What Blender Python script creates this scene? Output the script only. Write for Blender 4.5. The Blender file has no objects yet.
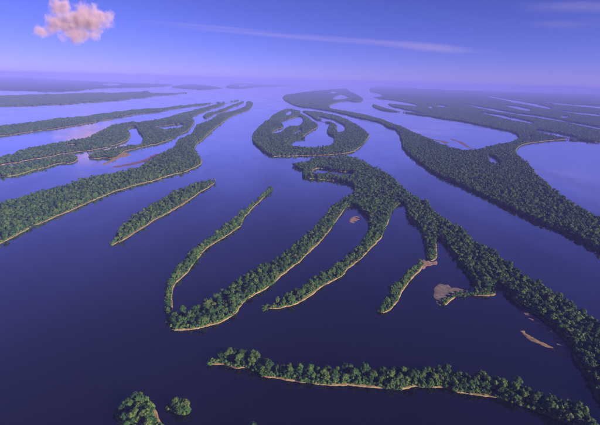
import bpy, bmesh, math, random
import numpy as np
from mathutils import Matrix, Vector, kdtree
from mathutils.geometry import tessellate_polygon

random.seed(7)
RNG = np.random.default_rng(11)
SC = bpy.context.scene
COL = SC.collection

# ------------------------------------------------------------------ camera
H = 600.0                       # aircraft height above the river, metres
FPX = 400.0                     # focal length in photo pixels (600 wide)
PITCH = math.atan(132.0 / FPX)
ROLL = math.atan(0.027)
CAM_M = Matrix.Rotation(math.pi / 2 - PITCH, 3, 'X') @ Matrix.Rotation(ROLL, 3, 'Z')
cam_data = bpy.data.cameras.new('camera')
cam = bpy.data.objects.new('camera', cam_data)
COL.objects.link(cam)
cam.matrix_world = Matrix.Translation((0, 0, H)) @ CAM_M.to_4x4()
cam_data.sensor_width = 36.0
cam_data.lens = 36.0 * FPX / 600.0
cam_data.clip_start = 5.0
cam_data.clip_end = 600000.0
SC.camera = cam

# ------------------------------------------------------------------ sky, sun, exposure
SUN_AZ = 122.0                  # degrees clockwise from the view direction (+Y)
SUN_EL = 21.0
world = bpy.data.worlds.new('World')
SC.world = world
world.use_nodes = True
wnt = world.node_tree
sky = wnt.nodes.new('ShaderNodeTexSky')
sky.sky_type = 'NISHITA'
sky.sun_disc = False
sky.sun_elevation = math.radians(SUN_EL)
sky.sun_rotation = math.radians(SUN_AZ)
sky.altitude = 600
sky.air_density = 0.6
sky.dust_density = 0.2
sky.ozone_density = 8.5
tint = wnt.nodes.new('ShaderNodeMix')
tint.data_type = 'RGBA'
tint.blend_type = 'MULTIPLY'
tint.inputs['Factor'].default_value = 1.0
tint.inputs[7].default_value = (0.98, 0.47, 0.82, 1)
wnt.links.new(sky.outputs[0], tint.inputs[6])
wnt.links.new(tint.outputs[2], wnt.nodes['Background'].inputs[0])
wnt.nodes['Background'].inputs[1].default_value = 0.085

sun_data = bpy.data.lights.new('sun', 'SUN')
sun_data.energy = 5.0
sun_data.angle = math.radians(0.5)
sun_data.color = (1.0, 0.82, 0.66)
sun = bpy.data.objects.new('sun', sun_data)
COL.objects.link(sun)
az, el = math.radians(SUN_AZ), math.radians(SUN_EL)
SUN_DIR = Vector((math.sin(az) * math.cos(el), math.cos(az) * math.cos(el), math.sin(el)))
sun.rotation_euler = SUN_DIR.to_track_quat('Z', 'Y').to_euler()
sun.location = SUN_DIR * 3000

SC.view_settings.view_transform = 'Standard'
SC.view_settings.look = 'None'
SC.view_settings.exposure = 0.9
SC.view_settings.gamma = 1.0
SC.render.engine = 'CYCLES'
cy = SC.cycles
cy.use_denoising = True
cy.max_bounces = 5
cy.diffuse_bounces = 2
cy.glossy_bounces = 2
cy.transmission_bounces = 2
cy.transparent_max_bounces = 8
cy.volume_bounces = 1
cy.use_adaptive_sampling = True
cy.adaptive_threshold = 0.02

# ------------------------------------------------------------------ pixel -> ground
_M = np.array(CAM_M)


def ground(pts, z):
    """photo pixels (600 x 425) -> world xyz on the horizontal plane at height z"""
    p = np.asarray(pts, float)
    z = np.broadcast_to(np.asarray(z, float), (len(p),))
    d = np.stack([(p[:, 0] - 300) / FPX, -(p[:, 1] - 212.5) / FPX, -np.ones(len(p))], 1) @ _M.T
    dz = np.minimum(d[:, 2], -0.0045)
    t = (z - H) / dz
    return np.stack([d[:, 0] * t, d[:, 1] * t, z], 1)


def project(xyz):
    q = (np.asarray(xyz, float) - np.array([0, 0, H])) @ _M
    w = -q[:, 2]
    return np.stack([300 + FPX * q[:, 0] / w, 212.5 - FPX * q[:, 1] / w], 1), w


# ------------------------------------------------------------------ materials
def new_mat(name):
    m = bpy.data.materials.new(name)
    m.use_nodes = True
    nt = m.node_tree
    return m, nt, nt.nodes['Principled BSDF']


def noise(nt, scale, detail=4, rough=0.55, coord=None, dim='3D'):
    n = nt.nodes.new('ShaderNodeTexNoise')
    n.inputs['Scale'].default_value = scale
    n.inputs['Detail'].default_value = detail
    n.inputs['Roughness'].default_value = rough
    if coord is not None:
        nt.links.new(coord, n.inputs['Vector'])
    return n


def ramp(nt, src, stops):
    r = nt.nodes.new('ShaderNodeValToRGB')
    while len(r.color_ramp.elements) < len(stops):
        r.color_ramp.elements.new(0.5)
    for e, (p, c) in zip(r.color_ramp.elements, stops):
        e.position = p
        e.color = (*c, 1)
    nt.links.new(src, r.inputs[0])
    return r


def mixc(nt, fac, a, b, mode='MIX'):
    m = nt.nodes.new('ShaderNodeMix')
    m.data_type = 'RGBA'
    m.blend_type = mode
    if isinstance(fac, float):
        m.inputs[0].default_value = fac
    else:
        nt.links.new(fac, m.inputs[0])
    nt.links.new(a, m.inputs[6])
    nt.links.new(b, m.inputs[7])
    return m.outputs[2]


def geo_pos(nt):
    return nt.nodes.new('ShaderNodeNewGeometry').outputs['Position']


def mat_leaves(name='leaves', gain=(1, 1, 1)):
    m, nt, b = new_mat(name)
    info = nt.nodes.new('ShaderNodeObjectInfo')
    pos = geo_pos(nt)
    r = ramp(nt, info.outputs['Random'], [(p, tuple(q * g for q, g in zip(c, gain))) for p, c in
                                          ((0.0, (0.016, 0.050, 0.014)), (0.35, (0.028, 0.080, 0.020)),
                                           (0.7, (0.052, 0.114, 0.024)), (0.93, (0.082, 0.136, 0.030)),
                                           (1.0, (0.085, 0.120, 0.040)))])
    big = noise(nt, 0.012, 3, 0.5, pos)
    rb = ramp(nt, big.outputs['Fac'], [(0.3, (0.72, 0.80, 0.85)), (0.7, (1.15, 1.08, 0.9))])
    c = mixc(nt, 1.0, r.outputs[0], rb.outputs[0], 'MULTIPLY')
    fine = noise(nt, 0.9, 2, 0.6, pos)
    rf = ramp(nt, fine.outputs['Fac'], [(0.25, (0.7, 0.7, 0.7)), (0.75, (1.3, 1.3, 1.25))])
    c = mixc(nt, 1.0, c, rf.outputs[0], 'MULTIPLY')
    nt.links.new(c, b.inputs['Base Color'])
    b.inputs['Roughness'].default_value = 0.65
    b.inputs['Specular IOR Level'].default_value = 0.25
    return m


def mat_canopy():
    """continuous canopy too far away to tell crowns apart"""
    m, nt, b = new_mat('far_canopy')
    pos = geo_pos(nt)
    n1 = noise(nt, 0.02, 4, 0.6, pos)
    r = ramp(nt, n1.outputs['Fac'], [(0.25, (0.018, 0.052, 0.016)), (0.5, (0.032, 0.082, 0.022)), (0.75, (0.055, 0.108, 0.030))])
    n2 = noise(nt, 0.0016, 4, 0.6, pos)
    r2 = ramp(nt, n2.outputs['Fac'], [(0.3, (0.7, 0.75, 0.8)), (0.7, (1.2, 1.15, 1.0))])
    nt.links.new(mixc(nt, 1.0, r.outputs[0], r2.outputs[0], 'MULTIPLY'), b.inputs['Base Color'])
    b.inputs['Roughness'].default_value = 0.9
    b.inputs['Specular IOR Level'].default_value = 0.1
    bp = nt.nodes.new('ShaderNodeBump')
    bp.inputs['Strength'].default_value = 0.8
    bp.inputs['Distance'].default_value = 14.0
    n3 = noise(nt, 0.03, 3, 0.6, pos)
    nt.links.new(n3.outputs['Fac'], bp.inputs['Height'])
    nt.links.new(bp.outputs[0], b.inputs['Normal'])
    return m


def mat_simple(name, scale, stops, rough=0.9, bump=0.0, dist=0.5):
    m, nt, b = new_mat(name)
    pos = geo_pos(nt)
    n1 = noise(nt, scale, 5, 0.6, pos)
    r = ramp(nt, n1.outputs['Fac'], stops)
    nt.links.new(r.outputs[0], b.inputs['Base Color'])
    b.inputs['Roughness'].default_value = rough
    b.inputs['Specular IOR Level'].default_value = 0.2
    if bump:
        bp = nt.nodes.new('ShaderNodeBump')
        bp.inputs['Strength'].default_value = bump
        bp.inputs['Distance'].default_value = dist
        n2 = noise(nt, scale * 6, 4, 0.6, pos)
        nt.links.new(n2.outputs['Fac'], bp.inputs['Height'])
        nt.links.new(bp.outputs[0], b.inputs['Normal'])
    return m


def mat_water():
    m, nt, b = new_mat('black_river_water')
    pos = geo_pos(nt)
    nt.nodes.remove(b)
    dark = nt.nodes.new('ShaderNodeBsdfDiffuse')
    dark.inputs['Color'].default_value = (0.003, 0.003, 0.004, 1)
    b = nt.nodes.new('ShaderNodeBsdfGlossy')
    b.inputs['Color'].default_value = (1, 1, 1, 1)
    fr = nt.nodes.new('ShaderNodeFresnel')
    fr.inputs['IOR'].default_value = 1.34
    gain = nt.nodes.new('ShaderNodeMath')
    gain.operation = 'MULTIPLY'
    gain.use_clamp = True
    wind = nt.nodes.new('ShaderNodeMapping')          # wind-ruffled patches, drawn out along the channels
    wind.inputs['Scale'].default_value = (0.0030, 0.0011, 1.0)
    wind.inputs['Rotation'].default_value = (0, 0, 0.5)
    nt.links.new(pos, wind.inputs['Vector'])
    wn = noise(nt, 1.0, 6, 0.62, wind.outputs[0])
    wr = nt.nodes.new('ShaderNodeMapRange')
    wr.inputs['From Min'].default_value = 0.3
    wr.inputs['From Max'].default_value = 0.7
    wr.inputs['To Min'].default_value = 2.3
    wr.inputs['To Max'].default_value = 3.3
    nt.links.new(wn.outputs['Fac'], wr.inputs['Value'])
    nt.links.new(wr.outputs[0], gain.inputs[1])
    nt.links.new(fr.outputs[0], gain.inputs[0])
    ms = nt.nodes.new('ShaderNodeMixShader')
    nt.links.new(gain.outputs[0], ms.inputs[0])
    nt.links.new(dark.outputs[0], ms.inputs[1])
    nt.links.new(b.outputs[0], ms.inputs[2])
    nt.links.new(ms.outputs[0], nt.nodes['Material Output'].inputs['Surface'])
    n1 = noise(nt, 0.0022, 4, 0.6, pos)
    mr = nt.nodes.new('ShaderNodeMapRange')
    mr.inputs['From Min'].default_value = 0.35
    mr.inputs['From Max'].default_value = 0.68
    mr.inputs['To Min'].default_value = 0.03
    mr.inputs['To Max'].default_value = 0.20
    nt.links.new(n1.outputs['Fac'], mr.inputs['Value'])
    nt.links.new(mr.outputs[0], b.inputs['Roughness'])
    bp = nt.nodes.new('ShaderNodeBump')
    bp.inputs['Strength'].default_value = 0.10
    bp.inputs['Distance'].default_value = 1.0
    n2 = noise(nt, 0.06, 3, 0.55, pos)
    nt.links.new(n2.outputs['Fac'], bp.inputs['Height'])
    nt.links.new(bp.outputs[0], b.inputs['Normal'])
    return m


M_LEAF = mat_leaves()
M_PIONEER = mat_leaves('pioneer_leaves', (1.45, 1.4, 1.2))
M_CANOPY = mat_canopy()
M_WATER = mat_water()
M_SAND = mat_simple('river_sand', 0.05, [(0.3, (0.13, 0.092, 0.045)), (0.5, (0.25, 0.185, 0.088)), (0.7, (0.38, 0.29, 0.15))], 0.9, 0.3, 0.4)
M_PALE = mat_simple('pale_mud_sand', 0.07, [(0.3, (0.085, 0.072, 0.066)), (0.5, (0.15, 0.122, 0.11)), (0.7, (0.25, 0.195, 0.17))], 0.9, 0.3, 0.4)
M_PINK = mat_simple('pinkish_sand', 0.09, [(0.3, (0.16, 0.10, 0.08)), (0.5, (0.27, 0.17, 0.13)), (0.7, (0.36, 0.25, 0.19))], 0.9, 0.3, 0.4)
M_SHOAL = mat_simple('wet_red_sand', 0.03, [(0.3, (0.10, 0.062, 0.062)), (0.5, (0.17, 0.098, 0.085)), (0.7, (0.25, 0.15, 0.115))], 0.5, 0.3, 0.4)
M_MUD = mat_simple('wet_mud', 0.06, [(0.25, (0.075, 0.058, 0.05)), (0.5, (0.12, 0.09, 0.075)), (0.8, (0.17, 0.13, 0.105))], 0.6, 0.3, 0.4)
M_SOIL = mat_simple('forest_floor', 0.08, [(0.25, (0.020, 0.032, 0.014)), (0.5, (0.035, 0.050, 0.020)), (0.8, (0.055, 0.062, 0.030))], 0.95, 0.5, 0.6)
M_BARK = mat_simple('bark', 1.2, [(0.25, (0.09, 0.07, 0.05)), (0.5, (0.15, 0.12, 0.09)), (0.8, (0.22, 0.19, 0.15))], 0.9, 0.4, 0.1)


# ------------------------------------------------------------------ object helpers
def link(name, mesh, parent=None):
    o = bpy.data.objects.new(name, mesh)
    COL.objects.link(o)
    if parent is not None:
        o.parent = parent
    return o


def mesh_from(name, verts, faces, mat, smooth=False):
    me = bpy.data.meshes.new(name)
    me.from_pydata([tuple(map(float, v)) for v in verts], [], [tuple(map(int, f)) for f in faces])
    me.materials.append(mat)
    if smooth:
        me.polygons.foreach_set('use_smooth', [True] * len(me.polygons))
    me.update()
    return me


def tag(o, label=None, cat=None, group=None, kind=None):
    for k, v in (('label', label), ('category', cat), ('group', group), ('kind', kind)):
        if v:
            o[k] = v
    return o


def empty(name, loc):
    o = bpy.data.objects.new(name, None)
    o.location = loc
    o.empty_display_size = 5
    COL.objects.link(o)
    return o


# ------------------------------------------------------------------ the river
WX, WY0, WY1 = 150000.0, -12000.0, 150000.0
river = link('river', mesh_from('river', [(-WX, WY0, 0), (WX, WY0, 0), (WX, WY1, 0), (-WX, WY1, 0)], [(0, 1, 2, 3)], M_WATER))
tag(river, 'calm dark blue river winding between all the forested islands', None, None, 'structure')

# ------------------------------------------------------------------ trees
PROTO = bpy.data.collections.new('tree_prototypes')      # not linked to the scene: only instanced by the forests
PATCH = bpy.data.collections.new('patch_prototypes')
PATCH2 = bpy.data.collections.new('wide_patch_prototypes')


def blob(rng, lobes, cards, card_size, sub=1, core=0.86):
    """verts, faces of a crown: dark inner lobes with leaf clumps spread over and just outside them"""
    V, F = [], []
    for (c, r, sq) in lobes:
        bm = bmesh.new()
        bmesh.ops.create_icosphere(bm, subdivisions=sub, radius=1.0)
        base = len(V)
        for v in bm.verts:
            k = core * (1 + rng.uniform(-0.16, 0.16))
            V.append((c[0] + v.co.x * r * k, c[1] + v.co.y * r * k, c[2] + v.co.z * r * sq * k))
        for f in bm.faces:
            F.append(tuple(base + v.index for v in f.verts))
        bm.free()
        n = max(3, int(cards * r * r))
        for _ in range(n):
            d = Vector((rng.gauss(0, 1), rng.gauss(0, 1), rng.gauss(0.25, 1)))
            if d.length < 1e-3:
                continue
            d.normalize()
            if d.z < -0.55:
                continue
            rr = r * rng.uniform(0.86, 1.1)
            p = Vector((c[0] + d.x * rr, c[1] + d.y * rr, c[2] + d.z * rr * sq))
            nrm = (d + Vector((rng.gauss(0, .45), rng.gauss(0, .45), rng.gauss(0.1, .45)))).normalized()
            u = nrm.orthogonal().normalized()
            u.rotate(Matrix.Rotation(rng.uniform(0, 6.28), 3, nrm))
            w = nrm.cross(u)
            s = card_size * rng.uniform(0.6, 1.25)
            b = len(V)
            for (a1, a2) in ((-1, -.15), (-.1, -.8), (1, .1), (.15, .85)):
                V.append(tuple(p + u * a1 * s + w * a2 * s * 0.8 + nrm * rng.uniform(-.25, .1) * s))
            F.append((b, b + 1, b + 2, b + 3))
    return V, F


def crown_lobes(rng, h, rad, flat=0.8):
    zc = h - rad * flat
    L = [((0, 0, zc), rad * 0.72, flat)]
    n = rng.randint(5, 8)
    for i in range(n):
        a = i / n * 6.283 + rng.uniform(-.4, .4)
        d = rad * rng.uniform(0.42, 0.68)
        r = rad * rng.uniform(0.34, 0.52)
        L.append(((math.cos(a) * d, math.sin(a) * d, zc + rng.uniform(-0.5, 0.35) * rad * flat), r, rng.uniform(.75, 1.0)))
    L.append(((rng.uniform(-.3, .3) * rad, rng.uniform(-.3, .3) * rad, zc + rad * flat * .45), rad * .45, .85))
    return L


def trunk_mesh(name, rng, h, rad):
    bm = bmesh.new()

    def tube(p0, p1, r0, r1, n=6):
        d = (p1 - p0).normalized()
        u = d.orthogonal().normalized()
        w = d.cross(u)
        a = [bm.verts.new(p0 + (u * math.cos(t * 6.283 / n) + w * math.sin(t * 6.283 / n)) * r0) for t in range(n)]
        b = [bm.verts.new(p1 + (u * math.cos(t * 6.283 / n) + w * math.sin(t * 6.283 / n)) * r1) for t in range(n)]
        for t in range(n):
            bm.faces.new((a[t], a[(t + 1) % n], b[(t + 1) % n], b[t]))
    top = Vector((rng.uniform(-.5, .5), rng.uniform(-.5, .5), h * 0.55))
    tube(Vector((0, 0, -1.6)), top, 0.42, 0.28, 7)
    tube(top, Vector((top.x * 1.5, top.y * 1.5, h * 0.86)), 0.28, 0.1)
    for i in range(5):
        a = i / 5 * 6.283 + rng.uniform(-.3, .3)
        tube(top - Vector((0, 0, rng.uniform(0, h * .15))), Vector((math.cos(a) * rad * .6, math.sin(a) * rad * .6, h * rng.uniform(.6, .78))), 0.2, 0.06, 5)
    me = bpy.data.meshes.new(name)
    bm.to_mesh(me)
    bm.free()
    me.materials.append(M_BARK)
    return me


CROWN, TRUNK = [], []
NV = 7
for k in range(NV):
    rng = random.Random(100 + k)
    rad = [8.2, 6.6, 9.6, 5.6, 7.6, 6.2, 8.6][k]
    hgt = [22.0, 19.0, 24.0, 15.0, 26.0, 17.5, 20.5][k]
    flat = [0.8, 0.95, 0.62, 1.0, 0.95, 0.85, 0.7][k]
    lob = crown_lobes(rng, hgt, rad, flat)
    low = [((math.cos(a) * rad * .45, math.sin(a) * rad * .45, hgt * .36), rad * .45, .9) for a in (0.4, 2.4, 4.5)]
    V, F = blob(rng, lob + low, 2.2, 1.15)
    CROWN.append(mesh_from('crown', V, F, M_LEAF))
    TRUNK.append(trunk_mesh('trunk', rng, hgt, rad))
    V, F = blob(rng, lob + low, 1.6, 1.3)
    o = bpy.data.objects.new('tree_%d' % k, mesh_from('tree', V, F, M_LEAF))
    PROTO.objects.link(o)

for k in range(3):          # low pale pioneer shrubs of the sandy shores
    rng = random.Random(300 + k)
    rad, hgt = [3.4, 2.6, 4.0][k], [5.0, 3.6, 7.0][k]
    lob = crown_lobes(rng, hgt, rad, 0.75)
    V, F = blob(rng, lob, 3.0, 0.8)
    CROWN.append(mesh_from('crown', V, F, M_PIONEER))
    TRUNK.append(trunk_mesh('trunk', rng, hgt, rad))
    o = bpy.data.objects.new('tree_%d' % (NV + k), mesh_from('tree', V, F, M_PIONEER))
    PROTO.objects.link(o)


def patch(coll, seed, half, step, cards, sub):
    rng = random.Random(seed)
    V, F = [], []
    n = int(2 * half / step)
    for i in range(n):
        for j in range(n):
            x = -half + (i + .5) * step + rng.uniform(-.38, .38) * step
            y = -half + (j + .5) * step + rng.uniform(-.38, .38) * step
            rad = rng.uniform(0.42, 0.72) * step
            h = rng.uniform(14.0, 25.0)
            lobes = [((x, y, h - rad * .8), rad, .85)]
            for _ in range(2):
                a = rng.uniform(0, 6.28)
                lobes.append(((x + math.cos(a) * rad * .6, y + math.sin(a) * rad * .6, h - rad * rng.uniform(.8, 1.5)), rad * .6, .9))
            v, f = blob(rng, lobes, cards, rad * .24, sub, 0.95)
            b = len(V)
            V += v
            F += [tuple(b + q for q in t) for t in f]
    o = bpy.data.objects.new('patch_%d' % seed, mesh_from('patch', V, F, M_LEAF))
    coll.objects.link(o)


for s in range(6):
    patch(PATCH, s, 18, 12.5, 0.4, 1)
for s in range(5):
    patch(PATCH2, 20 + s, 34, 15.0, 0.1, 1)


def scatter_tree():
    """one geometry-node group: level 0 -> single trees, 1 -> patches, 2 -> wide patches"""
    ng = bpy.data.node_groups.new('forest_scatter', 'GeometryNodeTree')
    ng.interface.new_socket('Geometry', in_out='INPUT', socket_type='NodeSocketGeometry')
    ng.interface.new_socket('Geometry', in_out='OUTPUT', socket_type='NodeSocketGeometry')
    N, L = ng.nodes, ng.links
    gi, go = N.new('NodeGroupInput'), N.new('NodeGroupOutput')
    join = N.new('GeometryNodeJoinGeometry')

    def attr(nm, t):
        a = N.new('GeometryNodeInputNamedAttribute')
        a.data_type = t
        a.inputs['Name'].default_value = nm
        return a.outputs['Attribute']
    for lvl, coll in enumerate((PROTO, PATCH, PATCH2)):
        ci = N.new('GeometryNodeCollectionInfo')
        ci.inputs['Collection'].default_value = coll
        ci.inputs['Separate Children'].default_value = True
        ci.inputs['Reset Children'].default_value = True
        cmp_ = N.new('FunctionNodeCompare')
        cmp_.data_type = 'INT'
        cmp_.operation = 'EQUAL'
        L.new(attr('level', 'INT'), cmp_.inputs[2])
        cmp_.inputs[3].default_value = lvl
        iop = N.new('GeometryNodeInstanceOnPoints')
        iop.inputs['Pick Instance'].default_value = True
        cx = N.new('ShaderNodeCombineXYZ')
        L.new(attr('turn', 'FLOAT'), cx.inputs[2])
        L.new(gi.outputs[0], iop.inputs['Points'])
        L.new(cmp_.outputs[0], iop.inputs['Selection'])
        L.new(ci.outputs[0], iop.inputs['Instance'])
        L.new(attr('variant', 'INT'), iop.inputs['Instance Index'])
        L.new(cx.outputs[0], iop.inputs['Rotation'])
        L.new(attr('size', 'FLOAT_VECTOR'), iop.inputs['Scale'])
        L.new(iop.outputs[0], join.inputs[0])
    L.new(join.outputs[0], go.inputs[0])
    return ng


SCATTER = scatter_tree()


def forest_object(pts, lvl, var, turn, size, parent):
    me = bpy.data.meshes.new('forest')
    me.from_pydata([tuple(p) for p in pts], [], [])
    for nm, t, dat in (('level', 'INT', lvl), ('variant', 'INT', var), ('turn', 'FLOAT', turn)):
        a = me.attributes.new(nm, t, 'POINT')
        a.data.foreach_set('value', np.asarray(dat).ravel())
    a = me.attributes.new('size', 'FLOAT_VECTOR', 'POINT')
    a.data.foreach_set('vector', np.asarray(size, np.float32).ravel())
    o = link('forest', me, parent)
    md = o.modifiers.new('scatter', 'NODES')
    md.node_group = SCATTER
    o['kind'] = 'stuff'
    return o


# ------------------------------------------------------------------ island builder
TREE_EDGE = 19.0        # a far bank is seen as tree tops about this high


def smooth_closed(p, n_iter=1):
    """Catmull-Rom resample of a closed pixel outline at roughly 0.9 px"""
    p = np.asarray(p, float)
    out = []
    n = len(p)
    for i in range(n):
        p0, p1, p2, p3 = p[i - 1], p[i], p[(i + 1) % n], p[(i + 2) % n]
        k = max(1, int(np.hypot(*(p2 - p1)) / 0.9))
        for t in np.arange(k) / k:
            out.append(0.5 * ((2 * p1) + (-p0 + p2) * t + (2 * p0 - 5 * p1 + 4 * p2 - p3) * t * t + (-p0 + 3 * p1 - 3 * p2 + p3) * t ** 3))
    return np.array(out)


def loop_noise(n, rng):
    x = rng.normal(size=n)
    tot = np.zeros(n)
    for w, a in ((2, .5), (5, .8), (12, 1.0)):
        if n < w * 3:
            continue
        k = np.ones(w) / w
        y = np.convolve(np.concatenate([x[-w:], x, x[:w]]), k, 'same')[w:-w]
        s = y.std()
        tot += a * y / (s + 1e-9)
        x = rng.normal(size=n)
    return tot / 2.0


def area2(p):
    x, y = p[:, 0], p[:, 1]
    return float(np.sum(x * np.roll(y, -1) - np.roll(x, -1) * y))


def rings_world(rings, wooded, jitter=0.35):
    """outer ring first, then lagoons. Returns world rings (N,2), outward normals (N,2), mean px size"""
    res = []
    for k, r in enumerate(rings):
        p = smooth_closed(r)
        if (area2(p) > 0) != (k == 0):      # image y points down: keep the land on one side
            p = p[::-1]
        t = np.roll(p, -1, 0) - np.roll(p, 1, 0)
        t /= np.linalg.norm(t, axis=1)[:, None] + 1e-9
        nrm = np.stack([t[:, 1], -t[:, 0]], 1)       # outward in pixels (y down)
        p = p + nrm * (jitter * loop_noise(len(p), RNG))[:, None]
        up = -nrm[:, 1]
        z = TREE_EDGE * np.clip((up - 0.05) / 0.5, 0, 1) if wooded else 0.0
        g = ground(p, z)[:, :2]
        tw = np.roll(g, -1, 0) - np.roll(g, 1, 0)
        tw /= np.linalg.norm(tw, axis=1)[:, None] + 1e-9
        s = 1.0 if area2(g) > 0 else -1.0
        if k > 0:
            s = -s
        nw = np.stack([tw[:, 1], -tw[:, 0]], 1) * s
        res.append((g, nw))
    return res


def scan_points(rings, y0, y1, step, rng, margin=0.0, jit=0.42, xlim=None):
    """jittered grid points inside the even-odd union of rings"""
    a = np.concatenate([r for r in rings])
    b = np.concatenate([np.roll(r, -1, 0) for r in rings])
    y0 = max(y0, a[:, 1].min())
    y1 = min(y1, a[:, 1].max())
    out = []
    row = 0
    y = y0 + step * 0.5
    while y < y1:
        hit = (a[:, 1] <= y) != (b[:, 1] <= y)
        if hit.any():
            aa, bb = a[hit], b[hit]
            xs = np.sort(aa[:, 0] + (y - aa[:, 1]) / (bb[:, 1] - aa[:, 1]) * (bb[:, 0] - aa[:, 0]))
            for i in range(0, len(xs) - 1, 2):
                l, r = xs[i] + margin, xs[i + 1] - margin
                if xlim is not None:
                    l, r = max(l, -xlim(y)), min(r, xlim(y))
                if r <= l:
                    continue
                n = max(1, int(round((r - l) / step)))
                x = l + (np.arange(n) + 0.5) * (r - l) / n
                j = rng.uniform(-jit, jit, (n, 2)) * step
                ex = np.clip(x + j[:, 0], l, r)
                out.append(np.stack([ex, y + j[:, 1]], 1))
        y += step * 0.92
        row += 1
    return np.concatenate(out) if out else np.zeros((0, 2))


SAND_DIR = np.array([0.80, -0.60])
ISLANDS = []
NEAR, MID, FAR = 6200.0, 10500.0, 17000.0


def xlim(y):
    return 1.05 * max(y, 300) + 250


def clip_y(poly, ycut):
    out = []
    n = len(poly)
    for i in range(n):
        p, q = poly[i], poly[(i + 1) % n]
        if p[1] >= ycut:
            out.append(p)
        if (p[1] >= ycut) != (q[1] >= ycut):
            t = (ycut - p[1]) / (q[1] - p[1])
            out.append(p + (q - p) * t)
    return np.array(out)


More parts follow.
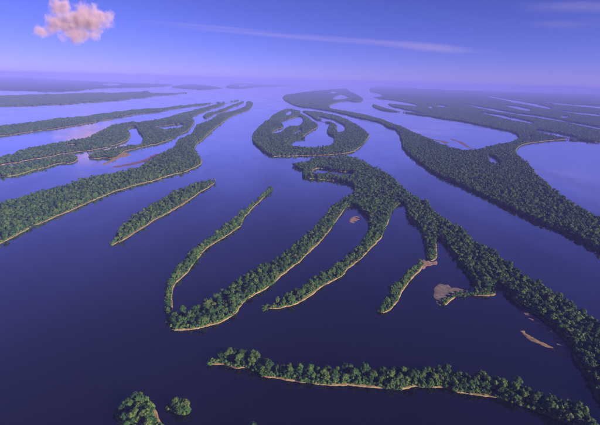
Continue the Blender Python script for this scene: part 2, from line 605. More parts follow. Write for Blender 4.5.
def island(name, label, rings, sand=1.0, sand_w=6.0, cat='island', kind=None, wooded=True, mat=None,
           spacing=11.8, jitter=0.35, bare=None, group=None, z_top=1.3, density=1.0):
    W = rings_world(rings, wooded, jitter)
    gs = [g for g, _ in W]
    c = gs[0].mean(0)
    d0 = np.hypot(gs[0][:, 0], gs[0][:, 1])
    if kind == 'structure':
        c = np.array([0.0, 0.0])
    base = Vector((c[0], c[1], 0))
    root = empty(name, base)
    tag(root, label, None if kind == 'structure' else cat, group, kind)

    def loc(g, z):
        z = np.broadcast_to(np.asarray(z, float), (len(g),))
        return np.column_stack([g - c, z])
    # ground cap with a steep edge
    V, F, off = [], [], 0
    flat = [[Vector((p[0], p[1], 0)) for p in g] for g in gs]
    tris = tessellate_polygon(flat)
    for g, n in W:
        V.append(loc(g, z_top))
    nv = sum(len(g) for g in gs)
    allg = np.concatenate(gs)
    for t in tris:
        p, q, r = allg[t[0]], allg[t[1]], allg[t[2]]
        if (q[0] - p[0]) * (r[1] - p[1]) - (q[1] - p[1]) * (r[0] - p[0]) < 0:
            t = (t[0], t[2], t[1])
        F.append(t)
    o0 = 0
    for g, n in W:
        V.append(loc(g + n * 1.2, -2.5))
    for g, n in W:
        m = len(g)
        for i in range(m):
            j = (i + 1) % m
            F.append((o0 + i, o0 + j, nv + o0 + j, nv + o0 + i))
        o0 += m
    link('ground', mesh_from('ground', np.concatenate(V), F, mat or M_SOIL), root)
    # sandy edge on banks that face right and towards the camera
    sand_pts, sand_r, sand_n, fringe = [], [], [], None
    sandy = [np.zeros(len(g), bool) for g, _ in W]
    if sand > 0:
        for k, (g, n) in enumerate(W):
            m = len(g)
            dist = np.hypot(g[:, 0], g[:, 1])
            nn = sum(np.roll(n, q, 0) for q in range(-3, 4)) / 7
            sf = np.clip((nn @ SAND_DIR - 0.02) / 0.35, 0, 1)
            nz = loop_noise(m, RNG)
            nz2 = np.convolve(np.concatenate([nz, nz, nz]), np.ones(9) / 9, 'same')[m:2 * m]
            w = 0.62 * sand * sand_w * sf * np.clip(0.9 + 0.75 * nz2, 0.1, 2.2) * (0.55 if k else 1.0)
            thr = 0.9 if dist.min() < 3000 else 0.25 * sand * sand_w * sf.max()
            on = w > thr
            if not on.any():
                continue
            start = 0 if on.all() else int(np.nonzero(~on)[0][0])
            order = (np.arange(m) + start) % m
            runs, cur = [], []
            for i in order:
                if on[i]:
                    cur.append(i)
                elif cur:
                    runs.append(cur)
                    cur = []
            if cur:
                runs.append(cur)
            for run in runs:
                if len(run) < 7:
                    continue
                V, F = [], []
                for h, i in enumerate(run):
                    tp = min(1.0, (min(h, len(run) - 1 - h) + 0.15) / 3.0)      # taper to a point at both ends
                    wi = max(w[i], .3) * tp
                    sandy[k][i] = tp > 0.9 and w[i] > 1.6
                    V.append((*(g[i] + n[i] * 2.2 * tp - c), -0.6))
                    V.append((*(g[i] - c), z_top + 0.15))
                    V.append((*(g[i] - n[i] * wi - c), z_top + 0.5))
                    V.append((*(g[i] - n[i] * (wi + 1.5) - c), z_top - 0.4))
                    if dist[i] < NEAR + 500:
                        sand_pts.append(g[i])
                        sand_r.append(wi)
                        sand_n.append(n[i])
                for h in range(len(run) - 1):
                    for q in range(3):
                        F.append((4 * h + q, 4 * h + 4 + q, 4 * h + 5 + q, 4 * h + q + 1))
                link('sand_bank', mesh_from('sand_bank', V, F, M_SAND), root)
    if not wooded:
        return root
    # forest
    P, L, VA, T, S = [], [], [], [], []

    def in_bare(p):
        tot = np.zeros(len(p), bool)
        for br in bare or []:
            bw = ground(br, 0)[:, :2]
            inside = np.zeros(len(p), bool)
            for u, v in zip(bw, np.roll(bw, -1, 0)):
                cr = (u[1] <= p[:, 1]) != (v[1] <= p[:, 1])
                xx = u[0] + (p[:, 1] - u[1]) / (v[1] - u[1] + 1e-12) * (v[0] - u[0])
                inside ^= cr & (p[:, 0] < xx)
            tot |= inside
        return tot
    rng = RNG
    p0 = scan_points(gs, 200, NEAR, spacing, rng, 3.0, xlim=xlim)
    if len(p0):
        keep = np.hypot(p0[:, 0], p0[:, 1]) < NEAR * rng.uniform(.97, 1.0, len(p0))
        p0 = p0[keep]
    if len(p0):
        p0 = p0[~in_bare(p0)]
    if len(p0) and sand_pts:
        kd = kdtree.KDTree(len(sand_pts))
        for i, q in enumerate(sand_pts):
            kd.insert((q[0], q[1], 0), i)
        kd.balance()
        keep = []
        for q in p0:
            _, i, d = kd.find((q[0], q[1], 0))
            keep.append(d - sand_r[i])
        keep = np.array(keep)
        p0 = p0[keep > 5.0]
        # pioneer fringe between the sand and the tall trees
        fr = []
        for q, n_, r_ in zip(sand_pts, sand_n, sand_r):
            if np.hypot(*q) > 3200:
                continue
            for _ in range(2):
                fr.append(q - n_ * (r_ + rng.uniform(-1.2, 7.0)) + rng.normal(size=2) * 1.6)
        fringe = np.array(fr) if fr else None
    fr = []
    for (g_, n_), sd_ in zip(W, sandy):
        dd = np.hypot(g_[:, 0], g_[:, 1])
        for q, m_, d_, s_ in zip(g_, n_, dd, sd_):
            if d_ < 2600 and not s_ and abs(q[0]) < xlim(q[1]):
                fr.append(q - m_ * rng.uniform(-0.8, 4.5) + rng.normal(size=2) * 1.2)
    if fr:
        fringe = np.array(fr) if fringe is None else np.concatenate([fringe, np.array(fr)])
    if len(p0):
        n = len(p0)
        if density < 1:
            p0 = p0[rng.uniform(size=n) < density]
            n = len(p0)
        sz = rng.uniform(.72, 1.16, n) * np.where(rng.uniform(size=n) < .06, 1.2, 1.0)
        sh = sz * rng.uniform(.85, 1.15, n)
        P.append(np.column_stack([p0, np.full(n, z_top)]))
        L.append(np.zeros(n, int))
        VA.append(rng.integers(0, NV, n))
        T.append(rng.uniform(0, 6.283, n))
        S.append(np.column_stack([sz, sz, sh]))
    if fringe is not None:
        fringe = fringe[~in_bare(fringe)]
        n = len(fringe)
        sz = rng.uniform(.6, 1.2, n)
        P.append(np.column_stack([fringe, np.full(n, z_top)]))
        L.append(np.zeros(n, int))
        VA.append(NV + rng.integers(0, 3, n))
        T.append(rng.uniform(0, 6.283, n))
        S.append(np.column_stack([sz, sz, sz * rng.uniform(.8, 1.2, n)]))
    for lvl, (a, b, st, mg, nvar) in ((1, (NEAR, MID, 27.0, 13.0, 6)), (2, (MID, FAR, 54.0, 22.0, 5))):
        if d0.max() < a * 0.97:
            continue
        q = scan_points(gs, a * .6, b, st, rng, mg, .2, xlim)
        if not len(q):
            continue
        d = np.hypot(q[:, 0], q[:, 1])
        q = q[(d >= a * .985) & (d < b)]
        n = len(q)
        if not n:
            continue
        P.append(np.column_stack([q, np.full(n, z_top)]))
        L.append(np.full(n, lvl))
        VA.append(rng.integers(0, nvar, n))
        T.append(rng.uniform(0, 6.283, n))
        S.append(np.column_stack([rng.uniform(.9, 1.12, (n, 1))] * 2 + [rng.uniform(.8, 1.12, (n, 1))]))
    slabs = []
    if d0.max() > FAR:
        cl = [clip_y(g, FAR * .93) for g in gs]
        cl = [q for q in cl if len(q) >= 3]
        if cl:
            slabs = cl
    if P:
        P, L, VA, T, S = (np.concatenate(q) for q in (P, L, VA, T, S))
    ISLANDS.append(dict(root=root, c=c, P=P, L=L, VA=VA, T=T, S=S, label=label))
    if slabs:
        V, F = [], []
        flat = [[Vector((p[0], p[1], 0)) for p in g] for g in slabs]
        ag = np.concatenate(slabs)
        nv = len(ag)
        zz = 18 + 4.0 * RNG.uniform(-1, 1, nv)
        V = np.concatenate([np.column_stack([ag - c, zz]), np.column_stack([ag - c, np.full(nv, z_top - .5)])])
        for t in tessellate_polygon(flat):
            p, q, r = ag[t[0]], ag[t[1]], ag[t[2]]
            if (q[0] - p[0]) * (r[1] - p[1]) - (q[1] - p[1]) * (r[0] - p[0]) < 0:
                t = (t[0], t[2], t[1])
            F.append(t)
        o0 = 0
        for g in slabs:
            m = len(g)
            for i in range(m):
                j = (i + 1) % m
                if abs(g[i][1] - FAR * .93) < 1 and abs(g[j][1] - FAR * .93) < 1:
                    continue
                F.append((o0 + i, o0 + j, nv + o0 + j, nv + o0 + i))
            o0 += m
        fo = link('distant_forest', mesh_from('distant_forest', V, F, M_CANOPY), root)
        fo['kind'] = 'stuff'
    return root


# ------------------------------------------------------------------ outlines, in photo pixels
# left group
island('island', 'long forested island at left with a sandy edge, far tip curling to a knob',
       [[(-60, 276), (-30, 261), (0, 244), (17, 235), (33, 226.5), (50, 219), (67, 212), (83, 205), (100, 197.5), (122, 189), (147, 182), (170, 175.5),
         (187, 171), (198, 166), (202, 162), (200, 156), (195, 147), (205, 137), (220, 124), (235, 115), (249, 109.5), (253, 104), (251, 101), (246.5, 101.5),
         (245.5, 106), (238, 109), (227, 112), (217, 114.5), (210, 120), (202, 122.5), (197, 124.5), (193.5, 130), (190, 134), (184, 136.5), (178, 140.5), (174, 146),
         (163, 152.5), (153, 158), (138, 167), (118, 172), (102, 174.5), (93, 176), (80, 179.5), (67, 184), (50, 188.5), (25, 195), (0, 202), (-30, 210), (-60, 218)]],
       sand=1.1, sand_w=7.0)
island('island', 'ragged forested island left of centre enclosing a bottle-shaped lagoon and a long spit',
       [[(-60, 170), (-30, 164), (-5, 158), (3, 155.5), (15, 153.5), (18, 150.5), (33, 147.5), (58, 142.5), (83, 138), (93, 135), (100, 131.5), (112, 125.5), (123, 123), (147, 121),
         (158, 119), (177, 114.5), (188, 111.5), (202, 108), (215, 104.5), (227, 102.2), (238, 100), (238.5, 101), (227, 103.6), (218, 107), (208, 110.2),
         (200, 113.5), (193, 117.5), (194.5, 121), (192, 126), (187, 131), (182, 133.5), (177, 136), (172, 138.5), (163, 142), (153, 145), (143, 147),
         (130, 149.5), (125, 151.5), (120, 155), (113, 158.5), (102, 157.8), (90, 158.3), (88, 154.5), (95, 152.7), (105, 150.3), (113, 148.3), (123, 146.3),
         (138, 144.3), (143, 138.5), (138.5, 132), (135.5, 127), (129, 129), (130.5, 135), (128, 139.5), (120, 143.2), (105, 147.4), (80, 151.7), (67, 153.5), (33, 159.3), (17, 162.3),
         (0, 165), (-30, 170), (-60, 176)],
        [(156, 126.6), (168, 125.6), (182, 123.6), (183, 126), (175, 128.6), (164, 128.8)],
        [(65, 146.2), (71, 144.6), (77, 144.8), (73, 146.8)]],
       sand=0.55, sand_w=9.0)
island('island', 'narrow forested strip hugging the ragged island at the left edge',
       [[(-60, 180), (-30, 172.5), (0, 167.5), (33, 161.5), (60, 156.6), (75, 154.8), (78, 158.5), (72, 162.5), (58, 164), (38, 169), (17, 174.5), (0, 177.5), (-30, 184), (-60, 191)]],
       sand=0.5, sand_w=8.0)
island('island', 'small slim forested sliver between two channels near the knobbed tip',
       [[(202, 116), (207, 112.8), (217, 110), (228, 106.7), (237, 103.3), (243, 101.6), (241, 103.6), (232, 107.6), (225, 111), (215, 114), (210, 117.2), (205, 118.2)]],
       sand=0.5)
island('island', 'long hazy forested strip with an orange sandy edge, third from the left shore',
       [[(-60, 133), (0, 126), (25, 122.8), (42, 120.3), (58, 118.2), (83, 116.2), (105, 113), (130, 110.2), (155, 108.2), (185, 105), (207, 103), (225, 101.4), (225, 102.2),
         (210, 104.2), (193, 106.2), (177, 108.4), (160, 111.7), (147, 113.2), (122, 116.6), (105, 120), (80, 124.4), (50, 129.2), (20, 133.4), (0, 136), (-60, 144)]],
       sand=1.0, sand_w=14.0)
island('island', 'distant flat hazy island at left ending in a thin point, pale sand below',
       [[(-60, 97), (0, 95.5), (33, 94.2), (67, 93.4), (100, 92.3), (113, 92.5), (138, 91.2), (147, 91.2), (152, 93), (165, 93), (187, 92.3), (187, 93.2), (165, 95.2),
         (150, 96.4), (130, 99), (105, 101.6), (80, 103.2), (67, 104.2), (33, 105.4), (0, 106.6), (-60, 109)]],
       sand=1.0, sand_w=22.0)
island('far_shore', 'faint forested far shore along the left horizon, bluish with haze',
       [[(-120, 73.5), (-120, 91.5), (0, 91), (33, 91.6), (67, 91.8), (90, 89.5), (113, 88), (140, 87.6), (160, 86.8), (172, 85.2), (160, 83.8), (140, 83.5), (115, 82.4), (90, 81.2), (60, 79.5), (0, 76.5)],
        [(103, 84.6), (112, 83.4), (121, 84), (116, 85.4)]],
       sand=0.6, sand_w=25.0, kind='structure', jitter=0.2)
island('island', 'distant lens-shaped hazy island near the horizon left of the wide channel',
       [[(172, 87.2), (180, 85.2), (190, 84.4), (205, 85.2), (217, 87), (222, 88.4), (208, 89.6), (190, 89.2)],
        ], sand=0.0, jitter=0.15)
island('island', 'dark hazy island below the horizon where the wide channel narrows',
       [[(226, 87), (231, 84.4), (243, 83.3), (256, 84.2), (272, 85), (290, 84.8), (291, 85.8), (272, 86.8), (256, 87.4), (243, 88.8), (231, 88.6)],
        [(238, 86.2), (243, 84.9), (248, 85.2), (243, 86.4)]], sand=0.0, jitter=0.15)

# ring island in the middle
island('island', 'ring-shaped forested island at centre wrapped around branching pale lagoons',
       [[(288, 108.5), (298, 109.8), (308, 111), (317, 111.7), (333, 114.3), (347, 119), (358, 125), (366, 131), (368.5, 136), (365, 142), (358, 148.5), (350, 152.5),
         (335, 154.5), (315, 155.3), (290, 156), (275, 156.3), (266, 153.5), (258, 147.5), (252.5, 141.5), (252, 136.5), (255, 130), (261, 125), (267.5, 120), (272, 115.5), (278, 112)],
        [(288, 144.5), (295, 140.5), (305, 138.7), (303.5, 136.5), (312, 130), (318, 125.5), (314, 121), (308, 117), (300.5, 112.8), (302.5, 112.4), (311, 117), (317, 121),
         (320, 119.4), (323, 122.2), (330, 124), (328, 128), (327.5, 133), (334, 138), (333, 143), (327, 146.3), (310, 147.3), (298, 146.3)],
        [(318, 117.3), (326, 118.2), (333, 120), (343, 125), (344, 130), (340, 131.8), (336.5, 130), (337, 126), (332, 122), (323, 120.4)],
        [(281, 122.8), (285, 120), (293, 117.5), (300, 116.6), (302.5, 121.5), (298, 125.8), (290, 126), (285, 129), (278, 133), (272, 133), (276, 130), (284, 126.6)],
        [(293, 132.7), (300, 129), (301.5, 131), (295, 134)],
        [(286, 112.5), (291, 110.2), (291, 113.5), (287, 115)]],
       sand=0.9, sand_w=8.0)

# central branching island with its arms
island('island', 'large branching forested island at centre right with two long arms and a diagonal tail',
       [[(292.5, 165), (298, 161.7), (308, 160.5), (313, 157.8), (332, 157), (353, 156.8), (363, 160), (373, 165.5), (383, 171), (393, 176), (399, 183), (408, 190.5),
         (415, 195), (427, 201.5), (435, 211), (443, 216.5), (453, 222), (460, 226.5), (480, 242), (500, 254.5), (520, 268.5), (536, 277), (553, 287), (570, 299), (585, 309), (598, 317.5), (620, 333), (660, 360),
         (690, 400), (690, 470), (640, 450), (612, 420), (600, 404), (594, 394), (590, 382), (581, 369), (573, 356), (570, 347), (561, 336), (549, 325), (535, 314.5), (519, 305.5), (505, 293.5), (496, 285),
         (497, 291), (494, 295.3), (480, 295.5), (465, 294.5), (457, 295.5), (452, 299.5), (447, 304), (443, 304.3), (442, 301), (446, 297), (450, 293), (456, 291.5), (463, 291), (470, 289.5),
         (474, 287), (472, 282), (466, 274), (460, 266), (452, 255), (445, 245), (440, 238.5), (436.5, 240), (436.5, 250), (436, 258), (431, 260.5), (427, 257), (425, 246), (421.5, 231), (417, 225),
         (408, 219), (406.5, 211), (404, 204.5), (400, 204), (395, 208), (391, 214), (386, 227), (380, 239), (368, 251), (360, 259.5), (347, 269), (342, 276), (322, 286.5), (310, 296), (295, 304),
         (280, 308), (267, 308.5), (264, 306), (272, 300.5), (292, 291), (312, 278), (322, 271), (342, 258), (355, 247), (364, 237), (369, 226), (367, 217), (360, 210.5), (355, 206.5), (348, 206.5), (342, 213),
         (335, 223), (322, 239.5), (310, 251.5), (300, 261), (286, 272), (271, 285), (252, 296), (241, 305), (235, 313), (221, 322), (201, 327.5), (185, 330), (175, 330), (170, 327), (167, 319), (171, 311.5),
         (180, 309.5), (192, 307.5), (205, 300), (218, 291), (246, 272.5), (271, 260), (292, 245.5), (307, 232.5), (320, 220), (330, 208.5), (337, 202.5), (348, 195.5), (354, 190.5), (353, 186.5), (346, 183.3), (330, 181), (320, 179.3),
         (304, 177.5), (302.5, 174.5), (303, 170.5), (297, 168.5)],
        [(312.5, 170.5), (317, 168.7), (328, 169.3), (342, 171.6), (352, 172.4), (353, 174.6), (340, 174.6), (325, 173.2), (314, 172.4)]],
       sand=1.0, sand_w=6.0)
island('island', 'thin curving levee island sweeping down from a pointed tip left of centre',
       [[(271, 186), (272.5, 189.5), (266, 195), (260, 201), (250, 211), (243, 219), (241, 226), (235, 229.5), (225, 237), (216, 242), (207, 248), (198, 258.5), (192, 265.5), (187, 273), (181, 278.5), (175, 283.5), (172.5, 289), (171.5, 299),
         (172, 306), (172, 312), (169, 315), (165.5, 311), (165, 293), (167, 283), (170.5, 276), (177, 265), (186.5, 253.5), (197, 244.5), (207, 237.5), (217, 230.5), (230, 219.5), (241, 211.5), (250, 204), (258, 196.5), (265, 190.5)]],
       sand=0.8, sand_w=6.0, spacing=10.0, z_top=1.1)
island('island', 'slender spindle-shaped forested island with a bright sandy lower edge, left of centre',
       [[(110.5, 242), (112, 245), (118, 242.5), (125, 239), (150, 223), (162, 216), (175, 209), (188, 201), (200, 192.5), (209, 187), (215.5, 182), (214.5, 179.8), (207.5, 180.5), (198, 182.5), (187.5, 186), (175, 190.5), (162.5, 197),
         (152, 202.5), (142.5, 209), (133, 215), (125, 221.5), (119, 228), (114.5, 234)]],
       sand=1.2, sand_w=7.0)
island('island', 'short forested finger right of centre joined to a pinkish sand patch',
       [[(422, 260), (417, 261.5), (412, 266), (407, 271.5), (401, 277), (395, 283), (390, 289), (385, 297.5), (380, 304), (377.5, 308), (379, 312), (384, 312.5), (390, 310), (394, 305.5), (397.5, 301), (400, 295), (403, 290), (406, 285.5), (410, 280.5),
         (416, 274), (420.5, 270), (423, 265)]],
       sand=0.9, sand_w=5.0, spacing=10.0)

# right floodplain: one landmass with lakes, running to the horizon
island('floodplain', 'broad dark forested land at right between river and lakes, reaching the hazy horizon',
       [[(282.5, 98), (284, 95.8), (288, 94.7), (300, 92.5), (312, 91), (328, 89.6), (345, 88.6), (350, 91.5), (358, 95), (363, 99), (361, 102), (355, 102.3), (347, 101.5), (336, 103), (329.5, 106), (333, 108.8), (350, 111.5), (367, 115), (383, 119.3),
         (397, 124.5), (413, 132), (430, 138.5), (440, 143.3), (453, 147.7), (467, 150), (482, 148.5), (495, 144.6), (510, 142), (517, 139), (518, 136), (507, 131), (490, 127.5), (473, 124), (457, 121), (440, 118.7), (430, 116.2),
         (420, 112.6), (405, 109.6), (392, 106.6), (388, 103.6), (400, 104.8), (416, 106.3), (415, 104.6), (400, 101.6), (388, 99.6), (376, 98.2), (374, 96.6), (383, 95.8), (378, 93.2), (370, 91.6), (371, 88), (383, 86.2), (398, 86.8),
         (420, 88.6), (460, 90.2), (500, 91.6), (540, 92.8), (580, 94), (640, 95.2), (740, 97.5), (740, 150), (640, 145), (600, 142.4), (580, 140.2), (567, 139.4), (542, 141.4), (528, 143.4), (520, 146.2), (516, 150), (516, 153), (520, 157),
         (528, 163), (533, 168), (535.5, 173), (545, 180), (556, 190), (570, 200), (585, 208.5), (600, 217), (640, 239), (740, 290), (740, 330), (640, 272), (600, 252), (585, 243.5), (560, 231.5), (535, 221), (510, 209), (485, 197.5), (460, 185.5), (435, 174),
         (420, 163.5), (411, 156.5), (403, 148.5), (401, 141), (399, 134), (394, 129), (388, 127.5), (380, 123), (367, 120), (350, 116), (333, 111.8), (317, 109.2), (300, 106.6), (293, 105), (286, 101.3)],
        [(333, 98.4), (337, 96), (342, 94.8), (347, 96.3), (349, 97.6), (342, 99.2), (335, 99.3)],
        [(330, 92.3), (334, 91.6), (337, 92.6), (333, 93.4)],
        [(488, 155.5), (493, 157), (499.5, 163), (492, 162.4)],
        [(436, 105.2), (441, 105), (447, 107), (441, 107)],
        [(429, 106.4), (431.5, 106), (432, 108.2), (429, 108)],
        [(463, 103.4), (480, 106.4), (500, 110.2), (520, 113.6), (545, 117), (575, 122.6), (601, 127.4), (640, 134), (640, 136), (600, 129.2), (575, 124.2), (545, 118.6), (520, 115), (500, 111.8), (480, 108)],
        [(480, 112), (500, 115), (520, 119), (533, 122), (531, 123.2), (515, 120.4), (495, 116)],
        [(486, 95.8), (505, 98.8), (530, 103), (551, 107.6), (550, 109), (530, 105.4), (505, 100.8)],
        [(505, 105), (520, 107), (531, 109.6), (530, 110.6), (516, 108.6)],
        [(540, 101.4), (570, 104), (600, 107), (640, 111), (640, 113), (600, 108.6), (570, 105.6)],
        [(557, 110), (580, 112.4), (601, 114.4), (640, 119), (640, 121), (600, 116.2), (580, 114)],
        [(536, 129.8), (550, 132), (565, 135), (577, 138), (576, 139), (562, 137), (548, 133.8)],
        [(561, 116.6), (565, 115.6), (569, 116.8), (564, 117.8)],
        [(528.6, 136.4), (530, 135.6), (531.4, 136.6), (530, 138.2)],
        ],
       sand=0.45, sand_w=9.0, kind='structure', jitter=0.22)
island('island', 'dark sliver of land in the pale channel at right, farther of the pair',
       [[(372, 105), (375, 104.4), (385, 107.8), (397, 110.6), (400, 111.8), (394, 112.2), (380, 110), (373, 107)]], sand=0.0, jitter=0.15)
island('island', 'thin dark sliver of land along the far bank of the big lake',
       [[(403, 112), (415, 112.4), (430, 115), (434, 116.4), (420, 115.2), (408, 113.6)]], sand=0.0, jitter=0.15)

# foreground
island('island', 'nearest long forested strip island along the bottom with broken sandy shore',
       [[(210, 361), (213, 364), (222, 364.5), (229, 365.5), (236, 368.5), (243, 367.5), (250, 368.5), (257, 372), (264, 376.5), (277, 378), (290, 380.5), (308, 383), (326, 385), (345, 385), (360, 386), (380, 388), (396, 389.5), (406, 388.5), (416, 386), (428, 387.5), (440, 387), (448, 388.5), (456, 392), (475, 394.5),
         (492, 397), (504, 400), (516, 404), (533, 410), (555, 419), (575, 427), (600, 441), (612, 440), (604, 428), (596, 414), (588, 405.5), (580, 402), (563, 399), (550, 396), (540, 390), (524, 382.5), (508, 379), (490, 375.5), (470, 372), (450, 368),
         (430, 365), (418, 368), (400, 368.5), (380, 367.5), (360, 366.5), (340, 365.5), (324, 365), (306, 364.5), (285, 364), (272, 361.5), (262, 356), (252, 351.5), (240, 349.5), (228, 350), (219, 352), (212.5, 356.5)]],
       sand=1.0, sand_w=5.0, spacing=9.4)
island('island', 'round wooded islet cut off by the bottom edge, brown sand on its right',
       [[(117, 413), (119, 407), (122, 401.5), (127, 396), (134, 391), (140, 390.5), (146, 393.5), (151, 398), (154, 403.5), (157, 411), (161, 420), (163, 430), (158, 442), (145, 450), (132, 445), (123, 432), (118, 421)]],
       sand=1.4, sand_w=9.0, spacing=9.4)
island('island', 'tiny clump of a few trees right of the round wooded islet',
       [[(168.5, 406), (172, 400), (178, 397), (184, 399), (188, 405), (189, 412.5), (184, 414.5), (179, 414.5), (174, 412.5), (171, 410.5)]],
       sand=0.5, sand_w=2.5, spacing=7.5)
island('island', 'treetop of a wooded point just showing at the bottom edge, left of centre',
       [[(247, 430), (249, 424), (252, 420.5), (256, 422), (258, 428), (262, 440), (252, 446), (245, 440)]],
       sand=0.6, sand_w=3, spacing=7.5)


# ------------------------------------------------------------------ bare sand and mud
def bar(name, label, ring, mat, cat='sandbar', jitter=0.45, z=0.9):
    W = rings_world([ring], False, jitter)
    g, n = W[0]
    c = g.mean(0)
    V = [(*(p - c), -0.8) for p in g + n * 2.5]
    V += [(*(p - c), 0.12 + 0.12 * random.random()) for p in g - n * 0.5]
    # crown of the bar: pull each point towards the nearest opposite shore
    inner = g.copy()
    for i in range(len(g)):
        d = np.hypot(*(g - g[i]).T)
        cyc = (np.arange(len(g)) - i) % len(g)
        opp = d[np.minimum(cyc, len(g) - cyc) > len(g) // 6]
        w = 0.22 * min(opp.min() if len(opp) else 4, 30)
        inner[i] = g[i] - n[i] * w
    m = len(g)
    V += [(*(p - c), z * (0.85 + 0.2 * random.random())) for p in inner]
    F = []
    for r in (0, m):
        for i in range(m):
            j = (i + 1) % m
            F.append((r + i, r + j, r + m + j, r + m + i))
    for t in tessellate_polygon([[Vector((p[0], p[1], 0)) for p in inner]]):
        p, q, r_ = inner[t[0]], inner[t[1]], inner[t[2]]
        if (q[0] - p[0]) * (r_[1] - p[1]) - (q[1] - p[1]) * (r_[0] - p[0]) < 0:
            t = (t[0], t[2], t[1])
        F.append(tuple(2 * m + k for k in t))
    me = mesh_from(name, V, F, mat)
    bm = bmesh.new()
    bm.from_mesh(me)
    bmesh.ops.recalc_face_normals(bm, faces=bm.faces)
    bm.to_mesh(me)
    bm.free()
    o = link(name, me)
    o.location = (c[0], c[1], 0)
    return tag(o, label, cat)


bar('sandbar', 'narrow tan sandbar tapering left beside the diagonal wooded tail at lower right',
    [(521.5, 330.5), (524, 335.5), (530, 340), (537, 343.5), (550, 348.5), (558, 353), (566, 357.5), (567, 354), (560, 350.5), (550, 346), (537, 340), (528, 334.5)], M_SAND)
bar('mud_flat', 'curved grey mudflat along the shore of the diagonal wooded tail',
    [(521, 309), (527, 316.5), (540, 327.5), (552, 338.5), (562, 350.5), (567, 358), (571, 352), (562, 339), (549, 327), (536, 317), (526, 309.5)], M_PALE, 'mudflat', z=0.7)
bar('mud_flat', 'grey-white mudflat at the hooked end of the short wooded spit',
    [(437, 285.5), (440, 284), (444, 284.8), (448, 284.6), (451, 287.5), (457, 288), (463, 289), (468, 287.5), (472, 288.5), (468, 290.8), (458, 292.3), (451, 294.5), (447, 298), (444.5, 302.5), (440, 304.6), (436.5, 303), (435.5, 299), (433.5, 296), (434.5, 292), (434, 289)], M_PALE, 'mudflat', z=0.7, jitter=0.2)
bar('sandbar', 'small pinkish sand patch joining the short wooded finger to the stub above',
    [(421.5, 262), (423.5, 259.5), (426, 261), (429, 260.5), (432, 262), (436.5, 261), (436.8, 264.5), (433, 264.6), (430, 266), (426.5, 266), (424.5, 268.8), (421.5, 268.5), (422.5, 265)], M_PINK, z=0.8, jitter=0.15)
bar('sandbar', 'tiny pale sand islet in the inlet between the two long arms',
    [(349.5, 221), (352, 217.5), (357, 216.3), (361, 218), (358, 220), (356, 221.8), (353, 223)], M_PINK, z=0.5, jitter=0.15)
bar('mud_flat', 'brownish mud rim curving along the inlet head between the two long arms',
    [(360, 212), (364, 214.5), (368.5, 219), (370, 226), (368, 232), (366, 236), (367.5, 230), (367.5, 223), (364, 217.5)], M_MUD, 'mudflat')
bar('sandbar', 'orange sand spit poking into the channel below the ragged left island',
    [(103, 164), (110, 160.3), (116, 156.5), (123, 153), (131, 154.6), (126, 157), (119, 158.3), (113, 161.5), (105, 165)], M_SAND)
bar('sandbar', 'low reddish shoal strip in the channel above the long left island',
    [(112, 167), (122, 165), (134, 162.6), (146, 158.5), (155, 154.4), (158, 155), (148, 160.6), (135, 164.8), (122, 167), (114, 168)], M_SHOAL, z=0.3)
bar('sandbar', 'brown shoal in the big right-hand lake, longer of the two',
    [(450, 139), (458, 140.8), (464, 143.5), (470, 146.6), (474, 149), (466, 147), (458, 142.6)], M_SHOAL, z=0.8)
bar('sandbar', 'short brown shoal in the big right-hand lake, left of the longer one',
    [(433, 139.2), (441, 140.2), (449, 142.6), (447, 143.6), (440, 141.8)], M_SHOAL, z=0.8)

# ------------------------------------------------------------------ nearest trees as single things, the rest as forests
cand = []
for k, I in enumerate(ISLANDS):
    if len(I['P']) == 0:
        continue
    P, L = I['P'], I['L']
    top = P + np.array([0, 0, 9.0])
    px, w = project(top)
    ok = (L == 0) & (I['VA'] < NV) & (px[:, 0] > -6) & (px[:, 0] < 606) & (px[:, 1] > 60) & (px[:, 1] < 430) & (w < 1400)
    for i in np.nonzero(ok)[0]:
        cand.append((w[i], k, i))
cand.sort()
SINGLE = {}
for w, k, i in cand[:300]:
    SINGLE.setdefault(k, []).append(i)

TREE_LABELS = {
    'nearest long': ('leafy green broadleaf tree on the nearest strip island along the bottom', 'trees on the nearest strip island'),
    'round wooded': ('leafy green tree on the round wooded islet cut by the bottom edge', 'trees on the round wooded islet'),
    'tiny clump': ('small leafy tree in the tiny clump right of the round wooded islet', 'trees on the tiny islet'),
    'treetop of': ('leafy tree on the wooded point at the bottom edge, left of centre', 'trees on the wooded point'),
}
for k, I in enumerate(ISLANDS):
    if len(I['P']) == 0:
        continue
    sel = SINGLE.get(k, [])
    lab, grp = next((v for q, v in TREE_LABELS.items() if I['label'].startswith(q)),
                    ('leafy green tree on the shore of the large branching island, near the bottom', 'near trees on the branching island'))
    for i in sel:
        v = int(I['VA'][i])
        t = empty('tree', tuple(I['P'][i]))
        t.rotation_euler = (0, 0, float(I['T'][i]))
        t.scale = tuple(map(float, I['S'][i]))
        tag(t, lab, 'tree', grp)
        link('crown', CROWN[v], t)
        link('trunk', TRUNK[v], t)
    m = np.ones(len(I['P']), bool)
    m[sel] = False
    if m.any():
        P = I['P'][m] - np.array([I['c'][0], I['c'][1], 0])
        forest_object(P, I['L'][m], I['VA'][m], I['T'][m], I['S'][m], I['root'])
    print('forest', I['label'][:30], len(P), np.bincount(I['L'], minlength=3), 'single', len(sel))


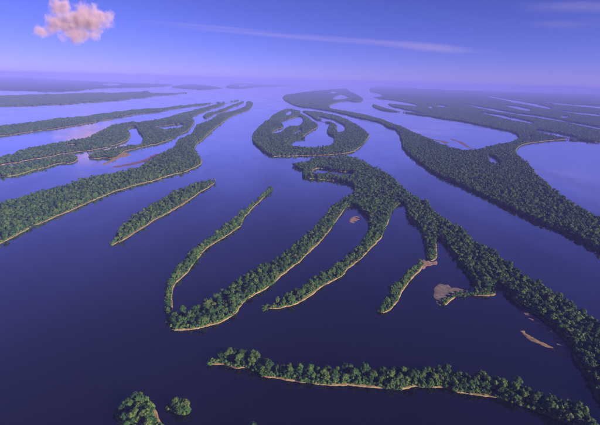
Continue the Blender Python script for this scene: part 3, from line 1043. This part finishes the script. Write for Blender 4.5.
# ------------------------------------------------------------------ clouds
def cloud(name, label, px_box, dist, depth, lobes, density, nscale, erode, stretch=(1, 1, 1), colour=(0.95, 0.93, 0.95), step=0.25, soft=0.5, slope=0.0, rough=0.58):
    """volume cloud: union of soft lobes (u,v,w,radius in box halves), eaten away by noise"""
    x0, y0, x1, y1 = px_box
    corners = np.array([[x0, y0], [x1, y0], [x1, y1], [x0, y1]], float)
    corners[:, 1] += (corners[:, 0] - (x0 + x1) / 2) * slope
    d = np.stack([(corners[:, 0] - 300) / FPX, -(corners[:, 1] - 212.5) / FPX, -np.ones(4)], 1) @ _M.T
    d *= (dist / np.hypot(d[:, 0], d[:, 1]))[:, None]
    ctr = d.mean(0)
    ex = (d[1] + d[2] - d[0] - d[3]) / 4
    ez = (d[0] + d[1] - d[2] - d[3]) / 4
    hx, hz = np.linalg.norm(ex), np.linalg.norm(ez)
    bm = bmesh.new()
    bmesh.ops.create_cube(bm, size=2.0)
    me = bpy.data.meshes.new(name)
    bm.to_mesh(me)
    bm.free()
    o = link(name, me)
    o.location = (ctr[0], ctr[1], ctr[2] + H)
    tilt = math.atan2(ex[2], math.hypot(ex[0], ex[1]))
    o.rotation_euler = (0, -tilt, math.atan2(ex[1], ex[0]))
    o.scale = (hx, depth, hz)
    m = bpy.data.materials.new(name)
    m.use_nodes = True
    nt = m.node_tree
    nt.nodes.remove(nt.nodes['Principled BSDF'])
    out = nt.nodes['Material Output']
    pv = nt.nodes.new('ShaderNodeVolumePrincipled')
    pv.inputs['Color'].default_value = (*colour, 1)
    pv.inputs['Anisotropy'].default_value = 0.0
    tc = nt.nodes.new('ShaderNodeTexCoord').outputs['Object']

    def math_(op, a, b=None, c=None, clamp=False):
        n = nt.nodes.new('ShaderNodeMath')
        n.operation = op
        n.use_clamp = clamp
        for i, q in enumerate((a, b, c)):
            if q is None:
                continue
            if isinstance(q, (int, float)):
                n.inputs[i].default_value = q
            else:
                nt.links.new(q, n.inputs[i])
        return n.outputs[0]
    mp = nt.nodes.new('ShaderNodeMapping')
    mp.inputs['Scale'].default_value = (hx * nscale * stretch[0], depth * nscale * stretch[1], hz * nscale * stretch[2])
    nt.links.new(tc, mp.inputs['Vector'])
    nz = noise(nt, 1.0, 7, rough, mp.outputs[0])
    asp = np.array([hx, depth, hz]) / hz
    tot = None
    for (u, v, w, r, sx) in lobes:
        vm = nt.nodes.new('ShaderNodeVectorMath')
        vm.operation = 'SUBTRACT'
        nt.links.new(tc, vm.inputs[0])
        vm.inputs[1].default_value = (u, v, w)
        sc_ = nt.nodes.new('ShaderNodeVectorMath')
        sc_.operation = 'MULTIPLY'
        nt.links.new(vm.outputs[0], sc_.inputs[0])
        sc_.inputs[1].default_value = (asp[0] / (r * sx), asp[1] / r, asp[2] / r)
        ln = nt.nodes.new('ShaderNodeVectorMath')
        ln.operation = 'LENGTH'
        nt.links.new(sc_.outputs[0], ln.inputs[0])
        f = math_('SUBTRACT', 1.0, ln.outputs['Value'])
        tot = f if tot is None else math_('SMOOTH_MAX', tot, f, 0.15)
    e = math_('MULTIPLY', math_('SUBTRACT', nz.outputs['Fac'], 0.5), erode)
    f = math_('ADD', tot, e)
    f = math_('DIVIDE', f, soft, clamp=True)
    nt.links.new(math_('MULTIPLY', f, density), pv.inputs['Density'])
    nt.links.new(pv.outputs[0], out.inputs['Volume'])
    me.materials.append(m)
    try:
        m.cycles.volume_step_rate = step
    except Exception:
        pass
    return tag(o, label, 'cloud')


cloud('cloud', 'pink puffy cumulus cloud in the upper left sky', (24, -8, 128, 56), 30000, 1500,
      [(-0.27, 0, 0.50, 0.30, 1.2), (0.20, 0, 0.36, 0.32, 1.9), (0.48, 0, 0.30, 0.20, 2.2), (0.0, 0, 0.12, 0.42, 1.9), (0.22, 0, 0.06, 0.36, 1.9), (-0.28, 0, 0.02, 0.36, 1.4),
       (-0.08, 0, -0.28, 0.30, 1.8), (0.26, 0, -0.34, 0.20, 1.1), (-0.72, 0, -0.22, 0.22, 1.1), (-0.5, 0, -0.12, 0.2, 1.4)],
      0.0042, 0.0017, 2.6, colour=(1.0, 0.78, 0.90), step=0.07, soft=0.8, rough=0.66)
cloud('cloud', 'thin pale pink streak of cloud stretched across the sky above centre', (140, 20, 500, 56), 42000, 1100,
      [(-0.6, 0, 0.12, 0.12, 50.0), (-0.1, 0, -0.04, 0.17, 60.0), (0.35, 0, 0.06, 0.16, 50.0), (0.60, 0, 0.0, 0.30, 11.0), (0.78, 0, -0.04, 0.10, 20.0)],
      0.00045, 0.0012, 0.5, stretch=(0.2, 1, 1.2), step=0.15, soft=0.8, colour=(1.0, 0.80, 0.92), slope=0.085, rough=0.65)
cloud('cloud', 'faint grey-pink wisps of cloud in the upper right corner', (510, -18, 690, 44), 38000, 1200,
      [(0.0, 0, 0.2, 0.25, 12.0), (-0.3, 0, -0.35, 0.16, 9.0), (0.5, 0, 0.55, 0.25, 8.0), (0.35, 0, -0.2, 0.14, 10.0)],
      0.00022, 0.0011, 0.9, stretch=(0.2, 1, 1.3), step=0.15, soft=0.8, colour=(1.0, 0.88, 0.95))

# ------------------------------------------------------------------ haze
bm = bmesh.new()
bmesh.ops.create_cube(bm, size=1.0)
hz_me = bpy.data.meshes.new('haze')
bm.to_mesh(hz_me)
bm.free()
haze = link('haze', hz_me)
HX, HY0, HY1, HZ0, HZ1 = WX + 500, WY0 - 500, WY1 + 500, -4.0, H + 130
haze.location = (0, (HY0 + HY1) / 2, (HZ0 + HZ1) / 2)
haze.scale = (2 * HX, HY1 - HY0, HZ1 - HZ0)
hm = bpy.data.materials.new('haze')
hm.use_nodes = True
hnt = hm.node_tree
hnt.nodes.remove(hnt.nodes['Principled BSDF'])
pv = hnt.nodes.new('ShaderNodeVolumePrincipled')
pv.inputs['Color'].default_value = (0.29, 0.31, 1.0, 1)
pv.inputs['Density'].default_value = 4.2e-5
pv.inputs['Anisotropy'].default_value = -0.15
hnt.links.new(pv.outputs[0], hnt.nodes['Material Output'].inputs['Volume'])
hz_me.materials.append(hm)
tag(haze, 'thin bluish haze lying over the whole river plain', None, None, 'stuff')
